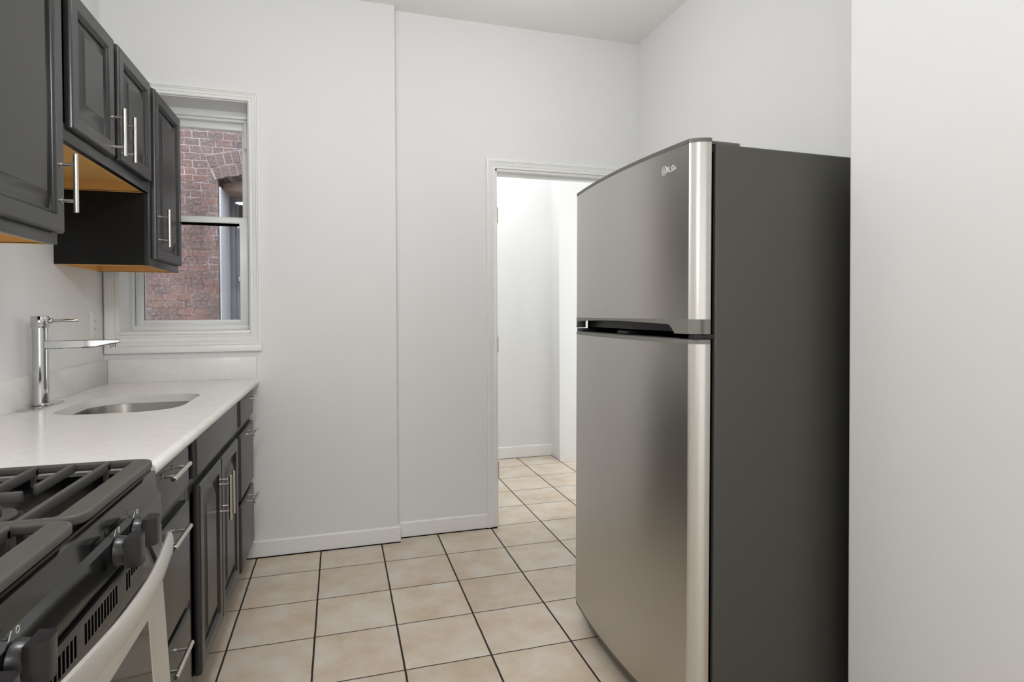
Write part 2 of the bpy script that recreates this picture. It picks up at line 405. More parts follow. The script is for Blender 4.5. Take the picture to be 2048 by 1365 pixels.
def sash(name, x0, x1, z0, z1, y0, y1, sl, sr, rb, rt):
    bm = new()
    box(bm, x0, x0+sl, y0, y1, z0, z1, .002); box(bm, x1-sr, x1, y0, y1, z0, z1, .002)
    box(bm, x0+sl*.9, x1-sr*.9, y0, y1, z0, z0+rb, .002); box(bm, x0+sl*.9, x1-sr*.9, y0, y1, z1-rt, z1, .002)
    box(bm, x0+.012, x0+sl, y0-.004, y0, z0+.004, z1-.004, .001)
    s = obj(name, bm, 'vinyl', w)
    g = new(); box(g, x0+sl*.8, x1-sr*.8, (y0+y1)/2-.003, (y0+y1)/2+.003, z0+rb*.8, z1-rt*.8)
    obj('pane', g, 'glass', s, smooth=0)
    g = new()
    for a in ((x0+sl-.001, x0+sl+.002, z0+rb, z1-rt),):
        box(g, a[0], a[1], y0+.006, y0+.012, a[2], a[3])
    obj('gasket', g, 'black_matte', s, smooth=0)
    return s
lo = sash('sash', -.9805, -.4575, 1.172, 1.738, 3.388, 3.42, .036, .040, .030, .030)
g = new(); box(g, -.945, -.494, 3.398, 3.412, 1.695, 1.709); obj('weatherstrip', g, 'void', lo, smooth=0)
g = new(); box(g, -.95, -.49, 3.382, 3.39, 1.183, 1.200, .004); obj('lift_rail', g, 'vinyl', lo)
g = new(); cyl(g, (-.502, 3.392, 1.688), (-.502, 3.386, 1.688), .006, seg=12); obj('sash_lock', g, 'nickel', lo)
sash('sash', -.981, -.464, 1.715, 2.240, 3.424, 3.456, .036, .022, .03, .034)

# ------------------------------------------------------------------ doorway to the hall
d = thing('door_1', None, None, (DX0, D2, 0), kind='structure')
bm = new(); loft(bm, casing_loops(DX0, DX1, .0045, DZ, D2, CAS, 3), False, False, closed=False)
for o, z in ((0, 0),): pass
obj('casing', bm, 'trim', d, smooth=25)
bm = new()
box(bm, DX0-.004, DX0+.012, D2-.002, D2+.132, .003, DZ, .001); box(bm, DX1-.012, DX1+.004, D2-.002, D2+.132, .003, DZ, .001)
box(bm, DX0, DX1, D2-.002, D2+.132, DZ-.012, DZ+.004, .001)
box(bm, DX0+.012, DX0+.022, D2+.045, D2+.09, .003, DZ-.012, .001); box(bm, DX0, DX1, D2+.045, D2+.09, DZ-.024, DZ-.012, .001)
obj('jamb', bm, 'trim', d)
for z in (1.79, 1.05, .33):
    bm = new(); box(bm, DX0+.011, DX0+.0135, D2+.004, D2+.040, z-.045, z+.045, .001); cyl(bm, (DX0+.014, D2+.002, z-.045), (DX0+.014, D2+.002, z+.045), .0045, seg=10)
    obj('hinge_leaf', bm, 'brass', d)

# ------------------------------------------------------------------ neighbouring house outside the window
nb = thing('neighbouring_house', 'weathered red brick house wall with arched window seen outside the kitchen window', 'building', (-1.3, 5.9, -.1))
BY, OX0, OX1, SPR = 5.9, -1.04, -.12, 2.452
bm = new()
xc = (OX0+OX1)/2; half = (OX1-OX0)/2; rise = .075; R = (half*half+rise*rise)/(2*rise); zc = SPR+rise-R
th0 = math.asin(half/R)
arc = lambda rr, n, th: [(xc+rr*math.sin(-th+2*th*i/n), zc+rr*math.cos(-th+2*th*i/n)) for i in range(n+1)]
A = arc(R, 16, th0)
pts_l = [(-4.2, -.1), (-4.2, 4.6)]
# wall as one outline with the opening notched in from below
outl = [(-4.2, -.1), (OX0, -.1)] + A + [(OX1, -.1), (2.2, -.1), (2.2, 4.6), (-4.2, 4.6)]
vs = [bm.verts.new((x, BY, z)) for x, z in outl]
es = [bm.edges.new((vs[i], vs[(i+1) % len(vs)])) for i in range(len(vs))]
r = bmesh.ops.triangle_fill(bm, edges=es, use_beauty=True)
ex = bmesh.ops.extrude_face_region(bm, geom=bm.faces[:])
bmesh.ops.translate(bm, verts=[v for v in ex['geom'] if isinstance(v, bmesh.types.BMVert)], vec=(0, .62, 0))
obj('brick_wall', bm, 'brick', nb, smooth=0)
bm = new(); bk = new()          # two rowlock courses of the arch, brick by brick over a mortar bed
for row, (r0, r1) in enumerate(((R+.002, R+.107), (R+.112, R+.222))):
    n = 15 if row == 0 else 16
    th = th0*(1.03 if row == 0 else 1.05)
    for i in range(n):
        a0 = -th+2*th*(i+.025+.015*math.sin(i*5.1))/n; a1 = -th+2*th*(i+.975+.015*math.sin(i*3.7))/n
        q = [(xc+rr*math.sin(a), zc+rr*math.cos(a)) for rr, a in ((r0, a0), (r0, a1), (r1, a1), (r1, a0))]
        dy = .009+.003*math.sin(i*2.3+row)
        t_ = new(); loft(t_, [[(x, BY-dy, z) for x, z in q], [(x, BY+.05, z) for x, z in q]])
        bmesh.ops.bevel(t_, geom=t_.edges[:], offset=.004, segments=2, affect='EDGES'); merge(bk, t_)
th = th0*1.06
oo = [(xc+rr*math.sin(a), zc+rr*math.cos(a)) for rr, a in [(R+.002, -th+2*th*i/20) for i in range(21)]+[(R+.228, th-2*th*i/20) for i in range(21)]]
loft(bm, [[(x, BY-.006, z) for x, z in oo], [(x, BY+.05, z) for x, z in oo]])
am = obj('arch_course', bk, 'arch_brick', nb, smooth=0)
obj('arch_mortar', bm, 'mortar', am, smooth=0)
bm = new()                      # painted reveal boards and stuccoed arch panel
box(bm, OX0, OX0+.014, BY+.03, BY+.56, -.1, 2.395, .002); box(bm, OX1-.014, OX1, BY+.03, BY+.56, -.1, 2.395, .002)
obj('reveal', bm, 'ext_white', nb)
bm = new()
oo = [(OX0+.002, 2.395)] + [(min(max(x, OX0+.002), OX1-.002), z-.002) for x, z in A] + [(OX1-.002, 2.395)]
loft(bm, [[(x, BY+.20, z) for x, z in oo], [(x, BY+.58, z) for x, z in oo]]); obj('arch_panel', bm, 'stucco', nb, smooth=0)
bm = new()
for a in ((OX0+.014, OX0+.062, -.1, 2.42), (OX1-.062, OX1-.014, -.1, 2.42)): box(bm, a[0], a[1], BY+.50, BY+.60, a[2], a[3], .004)
box(bm, OX0+.06, OX1-.06, BY+.50, BY+.60, 2.36, 2.42, .004)
box(bm, OX0+.062, OX0+.092, BY+.53, BY+.60, -.1, 2.33, .003); box(bm, OX1-.092, OX1-.062, BY+.53, BY+.60, -.1, 2.33, .003)
wf = obj('window_frame', bm, 'ext_frame', nb)
bm = new(); box(bm, OX0+.09, OX1-.09, BY+.49, BY+.59, 1.555, 1.60, .004); obj('ledge', bm, 'ext_white', wf)
bm = new(); box(bm, OX0+.09, OX1-.09, BY+.575, BY+.585, 1.6, 2.33); obj('blind', bm, 'curtain', wf, smooth=0)
bm = new(); box(bm, OX0+.09, OX1-.09, BY+.55, BY+.585, -.1, 1.56); obj('lower_board', bm, 'brown_board', wf, smooth=0)
bm = new(); box(bm, -4.2, .1, 3.5, 6.4, -.22, -.1); struct('ground', bm, 'concrete')

# ------------------------------------------------------------------ cabinets
def slab_door(bm, y0, y1, z0, z1, xb, xf, rings):
    """panel facing +x; rings = (inset, x offset from the face)"""
    rect = lambda i, x: [(x, y0+i, z0+i), (x, y1-i, z0+i), (x, y1-i, z1-i), (x, y0+i, z1-i)]
    loft(bm, [rect(0, xb)]+[rect(i, xf+o) for i, o in rings])
FLAT = [(0, -.007), (.002, -.004), (.007, -.0006), (.009, 0)]
RAISED = [(0, -.007), (.002, -.003), (.006, 0), (.044, 0), (.046, -.0025), (.050, -.0045), (.052, -.008), (.055, -.009), (.056, -.015), (.063, -.015), (.096, -.0035), (.0975, -.0015)]
def pull(p, axis, L=.157, cc=.096, off=.035, xface=None):
    """bar pull: p = bar centre, axis 'y' or 'z'; posts run back to xface"""
    bm = new(); a = Vector((0, 1, 0)) if axis == 'y' else Vector((0, 0, 1)); p = Vector(p)
    cyl(bm, p-a*L/2, p+a*L/2, .006, seg=16, bev=.001)
    for s in (-1, 1):
        q = p+a*s*cc/2
        cyl(bm, (xface-.001, q.y, q.z), q, .0046, seg=12); cyl(bm, (xface-.001, q.y, q.z), (xface+.004, q.y, q.z), .0062, seg=12)
    return bm
XF = -.405
def base_cab(label, y0, y1, loc_y):
    c = thing('base_cabinet', label, 'cabinet', (-.73, loc_y, 0), 'charcoal base cabinets under the counter')
    bm = new(); t = .018; xb = -1.055; xf = -.446
    for y in (y0, y1-t): box(bm, xb, xf, y, y+t, .105, .872)
    box(bm, xb, xb+.008, y0+t, y1-t, .105, .872); box(bm, xb+.008, xf, y0+t, y1-t, .105, .123)
    box(bm, xb, -.50, y0, y1, .0, .105)
    return c, bm
def frame_rails(y0, y1, zs, sl, sr):
    """face frame: stiles and horizontal rails at heights zs"""
    bm = new(); x0, x1 = -.446, -.426
    box(bm, x0, x1, y0, y0+sl, .105, .872, .001); box(bm, x0, x1, y1-sr, y1, .105, .872, .001)
    for a, b in zs: box(bm, x0, x1, y0+sl, y1-sr, a, b)
    return bm
RAILS = [(.105, .14), (.415, .445), (.70, .745), (.85, .872)]
specs = [('charcoal three-drawer base cabinet between the gas range and the sink cabinet', 1.445, 1.872, (1.478, 1.834)),
         ('charcoal three-drawer base cabinet against the back wall under the window', 2.715, 3.142, (2.732, 3.118))]
for (lab, y0, y1, (d0, d1)) in specs:
    c, bm = base_cab(lab, y0, y1, (y0+y1)/2)
    obj('carcass', bm, 'cab', c, smooth=0)
    obj('face_frame', frame_rails(y0, y1, RAILS, .045 if y0 < 2 else .022, .045), 'cab', c)
    for z0, z1, zh in ((.747, .864, .8465), (.428, .712, .685), (.118, .406, .380)):
        bm = new(); slab_door(bm, d0, d1, z0, z1, -.425, XF, FLAT)
        dr = obj('drawer', bm, 'cab', c)
        yc = (d0+d1)/2 if y0 < 2 else 2.945
        if y0 < 2: yc = 1.612
        obj('handle', pull((XF+.033, yc, zh), 'y', xface=XF), 'nickel', dr, label='brushed nickel bar handle')
c, bm = base_cab('charcoal two-door sink base cabinet with a blank front panel above its doors', 1.872, 2.715, 2.29)
obj('carcass', bm, 'cab', c, smooth=0)
obj('face_frame', frame_rails(1.872, 2.715, [(.105, .15), (.70, .76), (.85, .872)], .06, .03), 'cab', c)
bm = new(); slab_door(bm, 1.926, 2.652, .745, .868, -.425, XF, FLAT); obj('false_front', bm, 'cab', c)
for y0, y1, yh in ((1.962, 2.302, 2.272), (2.306, 2.658, 2.336)):
    bm = new(); slab_door(bm, y0, y1, .137, .718, -.425, XF, RAISED); dr = obj('door', bm, 'cab', c)
    obj('handle', pull((XF+.033, yh, .583), 'z', xface=XF), 'nickel', dr, label='brushed nickel bar handle')

XU = -.71
def wall_cab(label, y0, y1, z0, z1, doors, loc, extra=()):
    c = thing('wall_cabinet', label, 'cabinet', loc, 'charcoal wall cabinets above the counter')
    t = .016; xb, xf = XL, -.75
    bm = new()
    for y in (y0, y1-t): box(bm, xb, xf, y, y+t, z0, z1)
    box(bm, xb, xf, y0, y1, z1-t, z1)
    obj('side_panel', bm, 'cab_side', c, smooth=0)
    bm = new()
    box(bm, xb, xf, y0+t, y1-t, z0+.030, z0+.045)                                  # raised bottom board
    box(bm, xf-.012, xf, y0+t, y1-t, z0+.001, z0+.03)                              # back of the front rail
    box(bm, xb, xb+.014, y0+t, y1-t, z0+.001, z0+.03)
    for y, s in ((y0+t, 1), (y1-t, -1)): box(bm, xb+.014, xf-.012, min(y, y+s*.003), max(y, y+s*.003), z0+.0015, z0+.03)
    box(bm, xb+.004, xf-.002, y0+.0015, y1-.0015, z0-.0012, z0+.0005) if False else None
    for y in (y0+.001, y1-t+.001): box(bm, xb+.002, xf, y, y+t-.002, z0-.0015, z0+.001)
    obj('underside', bm, 'wood', c, smooth=0, label='unfinished orange birch underside')
    bm = new(); x0, x1 = -.75, -.73
    box(bm, x0, x1, y0, y0+.042, z0-.001, z1, .001); box(bm, x0, x1, y1-.035, y1, z0-.001, z1, .001)
    box(bm, x0, x1, y0+.04, y1-.033, z0-.001, z0+.045, .001); box(bm, x0, x1, y0+.04, y1-.033, z1-.04, z1, .001)
    if len(doors) == 2: ym = (doors[0][1]+doors[1][0])/2; box(bm, x0, x1, ym-.03, ym+.03, z0+.045, z1-.04)
    obj('face_frame', bm, 'cab', c)
    bm = new(); box(bm, xb+.014, xf, y0+t, y1-t, z0+.045, z1-t); obj('interior', bm, 'void', c, smooth=0)
    for (a, b, dz0, dz1, yh, zh) in doors:
        bm = new(); slab_door(bm, a, b, dz0, dz1, -.729, XU, RAISED); dr = obj('door', bm, 'cab', c)
        obj('handle', pull((XU+.036, yh, zh), 'z', xface=XU), 'nickel', dr, label='brushed nickel bar handle')
    return c
wall_cab('charcoal wall cabinet with one tall door beside the gas range, cut by the photo edge', 1.28, 1.885, 1.424, 2.165,
         [(1.31, 1.882, 1.453, 2.152, 1.855, 1.586)], (-.9, 1.58, 1.424))
wall_cab('short two-door charcoal wall cabinet hung high above the sink', 1.887, 2.70, 1.722, 2.165,
         [(1.938, 2.270, 1.757, 2.150, 2.240, 1.835), (2.314, 2.668, 1.760, 2.153, 2.342, 1.838)], (-.9, 2.29, 1.722))
wall_cab('narrow tall charcoal wall cabinet covering the left side of the window', 2.702, 3.142, 1.430, 2.165,
         [(2.728, 3.124, 1.458, 2.154, 2.765, 1.590)], (-.9, 2.92, 1.43))

# ------------------------------------------------------------------ worktop, sink, tap, outlet
ZT, TH, CY0 = .908, .032, 1.447
SO = rrect(-.912, -.532, 2.222, 2.684, (.095, .12, .10, .13), 8)
bm = new()
ring_plate(bm, [(XL, CY0), (-.400, CY0), (-.400, D), (XL, D)], SO, ZT-TH, ZT)
prof = [(-.400, ZT), (-.394, ZT-.0012), (-.3885, ZT-.005), (-.3855, ZT-.011), (-.385, ZT-.016), (-.3855, ZT-.021), (-.389, ZT-.028), (-.395, ZT-TH), (-.400, ZT-TH)]
loft(bm, [[(x, CY0, z) for x, z in prof], [(x, D, z) for x, z in prof]])
ct = obj('countertop', bm, 'quartz', origin=(-.72, 2.3, ZT-TH), smooth=40)
tag(ct, 'white speckled quartz worktop with rounded front edge and sink cutout', 'countertop')
bm = new(); box(bm, XL, XL+.02, CY0, D, ZT, 1.018, .0015); obj('backsplash', bm, 'quartz', ct)
bm = new(); box(bm, XL+.02, -.396, D-.02, D, ZT, 1.018, .0015); obj('backsplash', bm, 'quartz', ct)

bm = new()
def off(o, z): 
    cx_, cy_ = -.722, 2.453
    return [(cx_+(x-cx_)*(1+o/.19), cy_+(y-cy_)*(1+o/.237), z) for x, y in SO]
loft(bm, [off(.014, ZT-TH-.0005), off(.004, ZT-TH-.0005), off(.003, ZT-TH-.004), off(-.006, .74), off(-.014, .71), off(-.032, .695), off(-.09, .69)], False, True)
sk = obj('sink', bm, 'sink', origin=(-.722, 2.46, .69), smooth=50)
m_ = sk.modifiers.new('thickness', 'SOLIDIFY'); m_.thickness = .0015; m_.offset = -1
tag(sk, 'stainless steel undermount sink bowl set in the white worktop', 'sink')
bm = new(); cyl(bm, (-.722, 2.46, .6905), (-.722, 2.46, .694), .045, .04, 24); cyl(bm, (-.722, 2.46, .694), (-.722, 2.46, .700), .008, seg=12)
obj('drain', bm, 'chrome', sk)

fx, fy = -1.006, 2.452
fa = thing('faucet', 'tall chrome single-lever tap with flat swivel spout behind the sink', 'faucet', (fx, fy, ZT))
bm = new(); o = rrect(fx-.026, fx+.026, 2.338, 2.575, .006, 3)
loft(bm, [[(x, y, ZT+.0004) for x, y in o], [(x, y, ZT+.004) for x, y in o], [(fx+(x-fx)*.93, fy+(y-fy)*.985, ZT+.006) for x, y in o]]); obj('deck_plate', bm, 'chrome', fa)
bm = new()
cyl(bm, (fx, fy, ZT+.006), (fx, fy, ZT+.014), .0265, .0265, 32, .002); cyl(bm, (fx, fy, ZT+.014), (fx, fy, 1.186), .0235, seg=32)
for z in (1.103, 1.150): cyl(bm, (fx, fy, z-.0008), (fx, fy, z+.0008), .0239, seg=32)
obj('body', bm, 'chrome', fa, smooth=50)
bm = new(); cyl(bm, (fx, fy, 1.187), (fx, fy, 1.228), .0265, seg=32, bev=.0015); obj('valve_cap', bm, 'chrome', fa, smooth=50)
bm = new(); dv = Vector((.96, .16, .01)).normalized(); p = Vector((fx, fy, 1.2105))
cyl(bm, p+dv*.02, p+dv*.036, .010, .009, 20, .001); cyl(bm, p+dv*.034, p+dv*.112, .0058, .0048, 16, .001); obj('lever', bm, 'chrome', fa, smooth=50)
bm = new(); dv = Vector((.985, .13, 0)).normalized(); sd = Vector((-dv.y, dv.x, 0)); p = Vector((fx, fy, 0))
def sec(s, zt, zb, hw, c=.004):
    q = p+dv*s
    return [q+sd*a+Vector((0, 0, z)) for a, z in ((-hw, zb+c), (-hw+c, zb), (hw-c, zb), (hw, zb+c), (hw, zt-.002), (hw-.002, zt), (-hw+.002, zt), (-hw, zt-.002))]
loft(bm, [sec(.016, 1.141, 1.111, .020), sec(.10, 1.141, 1.112, .019), sec(.165, 1.141, 1.114, .018), sec(.20, 1.141, 1.122, .0165), sec(.236, 1.140, 1.129, .015, .003)])
sp = obj('spout', bm, 'chrome', fa, smooth=40)
bm = new(); q = p+dv*.217; cyl(bm, (q.x, q.y, 1.126), (q.x, q.y, 1.113), .0125, .012, 20, .001); cyl(bm, (q.x, q.y, 1.113), (q.x, q.y, 1.110), .0095, seg=16); obj('aerator', bm, 'chrome', sp)

ol = thing('wall_outlet', 'white receptacle cover plate on the left wall near the window corner', 'outlet', (XL, 3.072, 1.185))
bm = new(); box(bm, XL, XL+.006, 3.036, 3.108, 1.128, 1.245, .002); obj('cover_plate', bm, 'outlet', ol)
bm = new(); box(bm, XL+.005, XL+.0085, 3.055, 3.089, 1.152, 1.220, .0012)
rc = obj('receptacle', bm, 'outlet', ol)
for z in (1.205, 1.168):
    for y in (3.065, 3.078): bm = new(); box(bm, XL+.008, XL+.0089, y-.001, y+.001, z-.004, z+.004); obj('socket_slot', bm, 'black_matte', rc, smooth=0)
    bm = new(); cyl(bm, (XL+.008, 3.0715, z-.009), (XL+.0089, 3.0715, z-.009), .0022, seg=10); obj('socket_slot', bm, 'black_matte', rc, smooth=0)
for z in (1.236, 1.137): bm = new(); cyl(bm, (XL+.0055, 3.072, z), (XL+.0068, 3.072, z), .003, seg=12); obj('screw', bm, 'nickel', ol, smooth=0)

# ------------------------------------------------------------------ gas range
RY0, RY1 = .66, 1.42
rg = thing('gas_range', 'black gas cooker with cast-iron grates and a curved silver oven handle', 'range', (-.70, 1.04, 0))
bm = new(); box(bm, -1.04, -.395, RY0, RY1, .03, .884); 
for x in (-.98, -.46):
    for y in (RY0+.06, RY1-.06): cyl(bm, (x, y, 0), (x, y, .03), .018, seg=12)
obj('body', bm, 'black_matte', rg, smooth=0)
bm = new()          # recessed cooktop with raised rim and pressed steps
ring_plate(bm, rrect(-1.04, -.384, RY0, RY1, .012, 3), rrect(-1.0, -.418, RY0+.03, RY1-.03, .03, 4), .884, .904)
box(bm, -1.0, -.418, RY0+.03, RY1-.03, .8845, .888)
ctp = obj('cooktop', bm, 'cooktop', rg, smooth=30)
def grate(y0, y1, far):
    bm = new()
    z0, z1 = .9055, .928
    out = rrect(-.965, -.3745, y0, y1, (.034, .02, .02, .034), 6); inn = rrect(-.95, -.4135, y0+.012, y1-.012, .006, 3)
    fb = new(); ring_plate(fb, out, inn, z0+.006, z1)
    es = [e for e in fb.edges if len(e.link_faces) == 2 and e.calc_face_angle(0) > 1.0 and abs(e.verts[0].co.z-e.verts[1].co.z) < 1e-5]
    bmesh.ops.bevel(fb, geom=es, offset=.0045, segments=3, affect='EDGES', profile=.5); merge(bm, fb)
    ym = (y0+y1)/2-.015*(1 if far else -1)
    def bar(xa, xb, ya, yb):
        box(bm, xa, xb, ya, yb, z0+.004, z1+.0005, .003)
    for x in (-.460, -.585, -.74, -.865): bar(x-.005, x+.005, y0+.006, y1-.006)
    for x in (-.522, -.655, -.80):
        bar(x-.0048, x+.0048, y1-.165, y1-.006); bar(x-.0048, x+.0048, y0+.006, y0+.095)
    for (xa, xb) in ((-.66, -.525), (-.93, -.76)): bar(xa, xb, ym-.006, ym+.006)
    for x in (-.46, -.585, -.74, -.865):
        for y in (y0+.02, y1-.02): box(bm, x-.005, x+.005, y-.005, y+.005, .888, z1-.004, .001)
    return obj('grate', bm, 'iron', rg, smooth=40)
grate(1.034, 1.412, True); grate(.668, 1.028, False)
for (x, y, r) in ((-.565, 1.165, .048), (-.85, 1.20, .036), (-.565, .85, .040), (-.85, .86, .044)):
    bm = new(); cyl(bm, (x, y, .888), (x, y, .897), r*1.25, r*1.15, 28); 
    bs = obj('burner', bm, 'black_matte', ctp, smooth=40)
    bm = new(); cyl(bm, (x, y, .8965), (x, y, .9035), r, r*.97, 28, .0015)
    obj('burner_cap', bm, 'iron', rg, smooth=40)
# control panel extruded along y
PY0, PY1 = RY0-.002, RY1+.002
pf = [(-.43, .872), (-.404, .880), (-.392, .896), (-.384, .899), (-.379, .896), (-.377, .858), (-.3735, .853), (-.370, .848), (-.3675, .799), (-.376, .797), (-.3765, .785), (-.3685, .7825), (-.369, .712), (-.372, .706), (-.43, .706)]
bm = new(); loft(bm, [[(x, PY0, z) for x, z in pf], [(x, PY1, z) for x, z in pf]])
cp = obj('control_panel', bm, 'black_gloss', rg, smooth=25)
bm = new()                      # vent trough: rounded raised strip with slots
o = rrect(.70, 1.285, .716, .781, .02, 5)
loft(bm, [[(-.3705, y, z) for y, z in o], [(-.3665, y, z) for y, z in o], [(-.3655, y*.998+.002, z+(.7485-z)*.06) for y, z in o]])
vt = obj('vent_strip', bm, 'vent', cp, smooth=30)
def slots(y0, n, zt=.772, zb=.741):
    for i in range(n):
        bm = new(); box(bm, -.3659, -.3651, y0+i*.0126, y0+i*.0126+.0068, zb, zt); obj('vent_slot', bm, 'void', vt, smooth=0)
slots(.875, 9); slots(1.012, 11); slots(1.190, 2); slots(1.2165, 4, .772, .757)
for y in (1.255, 1.158, .823, .735):
    zk = .826
    bm = new(); cyl(bm, (-.370, y, zk), (-.352, y, zk), .026, .0235, 28, .002); 
    kn = obj('knob', bm, 'knob', cp, smooth=40)
    bm = new(); h = .025      # grip: half-round bar across the dial
    oo = [(-.352, -.021), (-.336, -.0175), (-.330, -.0125), (-.3285, -.006), (-.3285, .006), (-.330, .0125), (-.336, .0175), (-.352, .021)]
    loft(bm, [[(x, y+a, zk-h) for x, a in oo], [(x, y+a, zk+h) for x, a in oo]]); obj('grip', bm, 'knob', kn, smooth=30)
    bm = new()                # printed flame ring and dash above the dial
    for k in range(12):
        a, b_ = math.radians(30*k), math.radians(30*k+30)
        q = lambda a, r: (-.3684, y+.008+r*math.cos(a), zk+.034+r*math.sin(a))
        f_ = [q(a, .0034), q(b_, .0034), q(b_, .0046), q(a, .0046)]
        loft(bm, [f_, [(x+.0006, yy, z) for x, yy, z in f_]])
    obj('dial_mark', bm, 'print', kn, smooth=0)
    bm = new(); extrude_poly(bm, [(-.3684, y-.014, zk+.030), (-.3684, y-.0125, zk+.030), (-.3684, y-.0055, zk+.039), (-.3684, y-.007, zk+.039)], (.0006, 0, 0)); obj('dial_mark', bm, 'print', kn, smooth=0)
# oven door: silver frame, glass, handle
bm = new()
dy0, dy1, dz0, dz1 = RY0+.004, RY1-.004, .20, .698
rect = lambda y0, y1, z0, z1, x: [(x, y0, z0), (x, y1, z0), (x, y1, z1), (x, y0, z1)]
def rect(y0, y1, z0, z1, o):              # the door face leans slightly, fuller at the bottom
    fx_ = lambda z: -.367+(.698-z)*.055+o
    return [(fx_(z0), y0, z0), (fx_(z0), y1, z0), (fx_(z1), y1, z1), (fx_(z1), y0, z1)]
back = [(-.394, y, z) for y, z in ((dy0, dz0), (dy1, dz0), (dy1, dz1), (dy0, dz1))]
loft(bm, [back, rect(dy0, dy1, dz0, dz1, -.006), rect(dy0+.005, dy1-.005, dz0+.005, dz1-.005, 0),
          rect(dy0+.108, dy1-.108, dz0+.075, dz1-.066, 0), rect(dy0+.111, dy1-.111, dz0+.078, dz1-.069, -.004)], True, True)
od = obj('oven_door', bm, 'silver', rg, smooth=25)
bm = new(); loft(bm, [rect(dy0+.110, dy1-.110, dz0+.077, dz1-.068, -.0045), rect(dy0+.110, dy1-.110, dz0+.077, dz1-.068, -.0012)]); obj('oven_window', bm, 'oven_glass', od)
bm = new()
N_ = 40; loops = []
TAB = [(0, -.3025), (.16, -.3035), (.27, -.306), (.43, -.312), (.555, -.318), (.76, -.328), (.90, -.340), (1, -.352)]
def hx(e):
    for (a, p_), (b, q_) in zip(TAB[:-1], TAB[1:]):
        if e <= b: k = (e-a)/(b-a); return p_+(q_-p_)*k
    return TAB[-1][1]
hy0, hy1 = RY0+.018, RY1-.018
for i in range(N_+1):
    u = i/N_; y = hy0+(hy1-hy0)*u; q = 2*u-1; e = abs(q)
    x = hx(e)
    hz = .0205; z = .774-.010*e**4; lo_ = 1-1.7*max(0, (e-.84)/.16)**1.3
    tx = .0065
    prof = [(-tx, -hz*.85), (-tx*.4, -hz), (tx*.5, -hz*.95), (tx, -hz*.6), (tx*1.15, 0), (tx, hz*.6), (tx*.5, hz*.95), (-tx*.4, hz), (-tx, hz*.85)]
    loops.append([(x+a, y, z+(b*lo_ if b > 0 else b)) for a, b in prof])
loft(bm, loops)
for y, s_ in ((hy0, 1), (hy1, -1)):          # end brackets back to the door top
    loft(bm, [[(-.374, y+s_*(.006+k), z-.012) for k, z in ((0, .69), (.022, .69))]+[(-.374, y+s_*(.006+k), z+.004) for k, z in ((.022, .694), (0, .694))],
              [(-.350, y+s_*(.010+k), .752) for k in (0, .020)]+[(-.350, y+s_*(.010+k), .764) for k in (.020, 0)]])
obj('oven_handle', bm, 'silver', od, smooth=45)
bm = new(); box(bm, -.394, -.364, dy0, dy1, .045, .192, .004); obj('storage_drawer', bm, 'silver', rg)

# ------------------------------------------------------------------ refrigerator (local frame: origin on floor under the body front, near side)
fr = thing('refrigerator', 'stainless top-freezer refrigerator with dark grey sides beside the hall doorway', 'refrigerator', (0, 0, 0))
fr['_org'] = [0, 0, 0]
FX, FYN, FYF = .958, 1.380, 2.204          # body front x at the floor, near and far side
fr.location = (FX+.006, (FYN+FYF)/2, 0); fr.rotation_euler = (0, math.radians(.38), math.radians(.5))
HW = (FYF-FYN)/2
bm = new(); box(bm, .010, .715, -HW+.003, HW-.003, .055, 1.692, .006, 3); obj('body', bm, 'fridge_side', fr, smooth=30)
bm = new(); box(bm, -.004, .0105, -HW+.014, HW-.014, .075, 1.672); obj('gasket', bm, 'void', fr, smooth=0)
def dprof(inset=0, n=26):
    """door plan outline: crowned face with rounded vertical edges; returns (depth, width) from near rear round the face to far rear"""
    hw = HW-inset; sag = .026; xe = -.058+inset; r = .038
    face = lambda y: xe-sag*(1-(y/(hw-r*.7))**2)
    x0 = face(-(hw-r*.72)); D_ = -.012-x0
    out = [(-.006, -hw)]
    for u, v in ((1.0, .0), (.82, .06), (.63, .18), (.45, .35), (.27, .56), (.12, .78), (.07, .866), (.025, .955), (0, 1)):
        out.append((x0+D_*u, -hw+r*.72*v))
    yl = hw-r*.72
    for y in [-yl+.002]+[-yl+.005+2*(yl-.005)*i/n for i in range(n+1)]+[yl-.002]: out.append((face(y), y))
    out += [(a, -b) for a, b in reversed(out[:10])]
    return out
def door_slab(z0, z1, inset=0):
    p = dprof(inset); bm = new(); loft(bm, [[(a, b, z0) for a, b in p], [(a, b, z1) for a, b in p]]); return bm
fz = obj('freezer_door', door_slab(1.2125, 1.694), 'steel', fr, smooth=45)
obj('top_cap', door_slab(1.694, 1.7045, -.001), 'cap', fz, smooth=30)
# lower trim of the freezer door with the arched finger recess
p = dprof(-.0005, 60); bm = new()
def zbot(b):
    y0, y1 = -.300, .365                   # recess limits along the width
    if b < y0-.028 or b > y1+.02: return 1.172
    if b < y0: return 1.172+.026*math.sin((b-(y0-.028))/.028*PI/2)
    if b > y1: return 1.172+.024*math.sin((y1+.02-b)/.02*PI/2)
    q = (b-y0)/(y1-y0); return 1.198+.006*math.sin(q*PI)
cols = []
for a, b in p:
    zb = zbot(b); cols.append(((a, b, zb), (a, b, 1.2125), (a+.016 if a < -.03 else a, b, 1.2125), (a+.016 if a < -.03 else a, b, zb)))
loft(bm, cols)
obj('handle_trim', bm, 'fridge_trim', fz, smooth=30)
p2 = [(a+.03, b) for a, b in dprof(.02)]
bm = new(); loft(bm, [[(a, b, 1.176) for a, b in p2], [(a, b, 1.2125) for a, b in p2]]); obj('handle_pocket', bm, 'black_matte', fz, smooth=30)
fd = obj('fridge_door', door_slab(.078, 1.145), 'steel', fr, smooth=45)
obj('door_trim', door_slab(1.145, 1.157, -.0005), 'fridge_trim', fd, smooth=30)
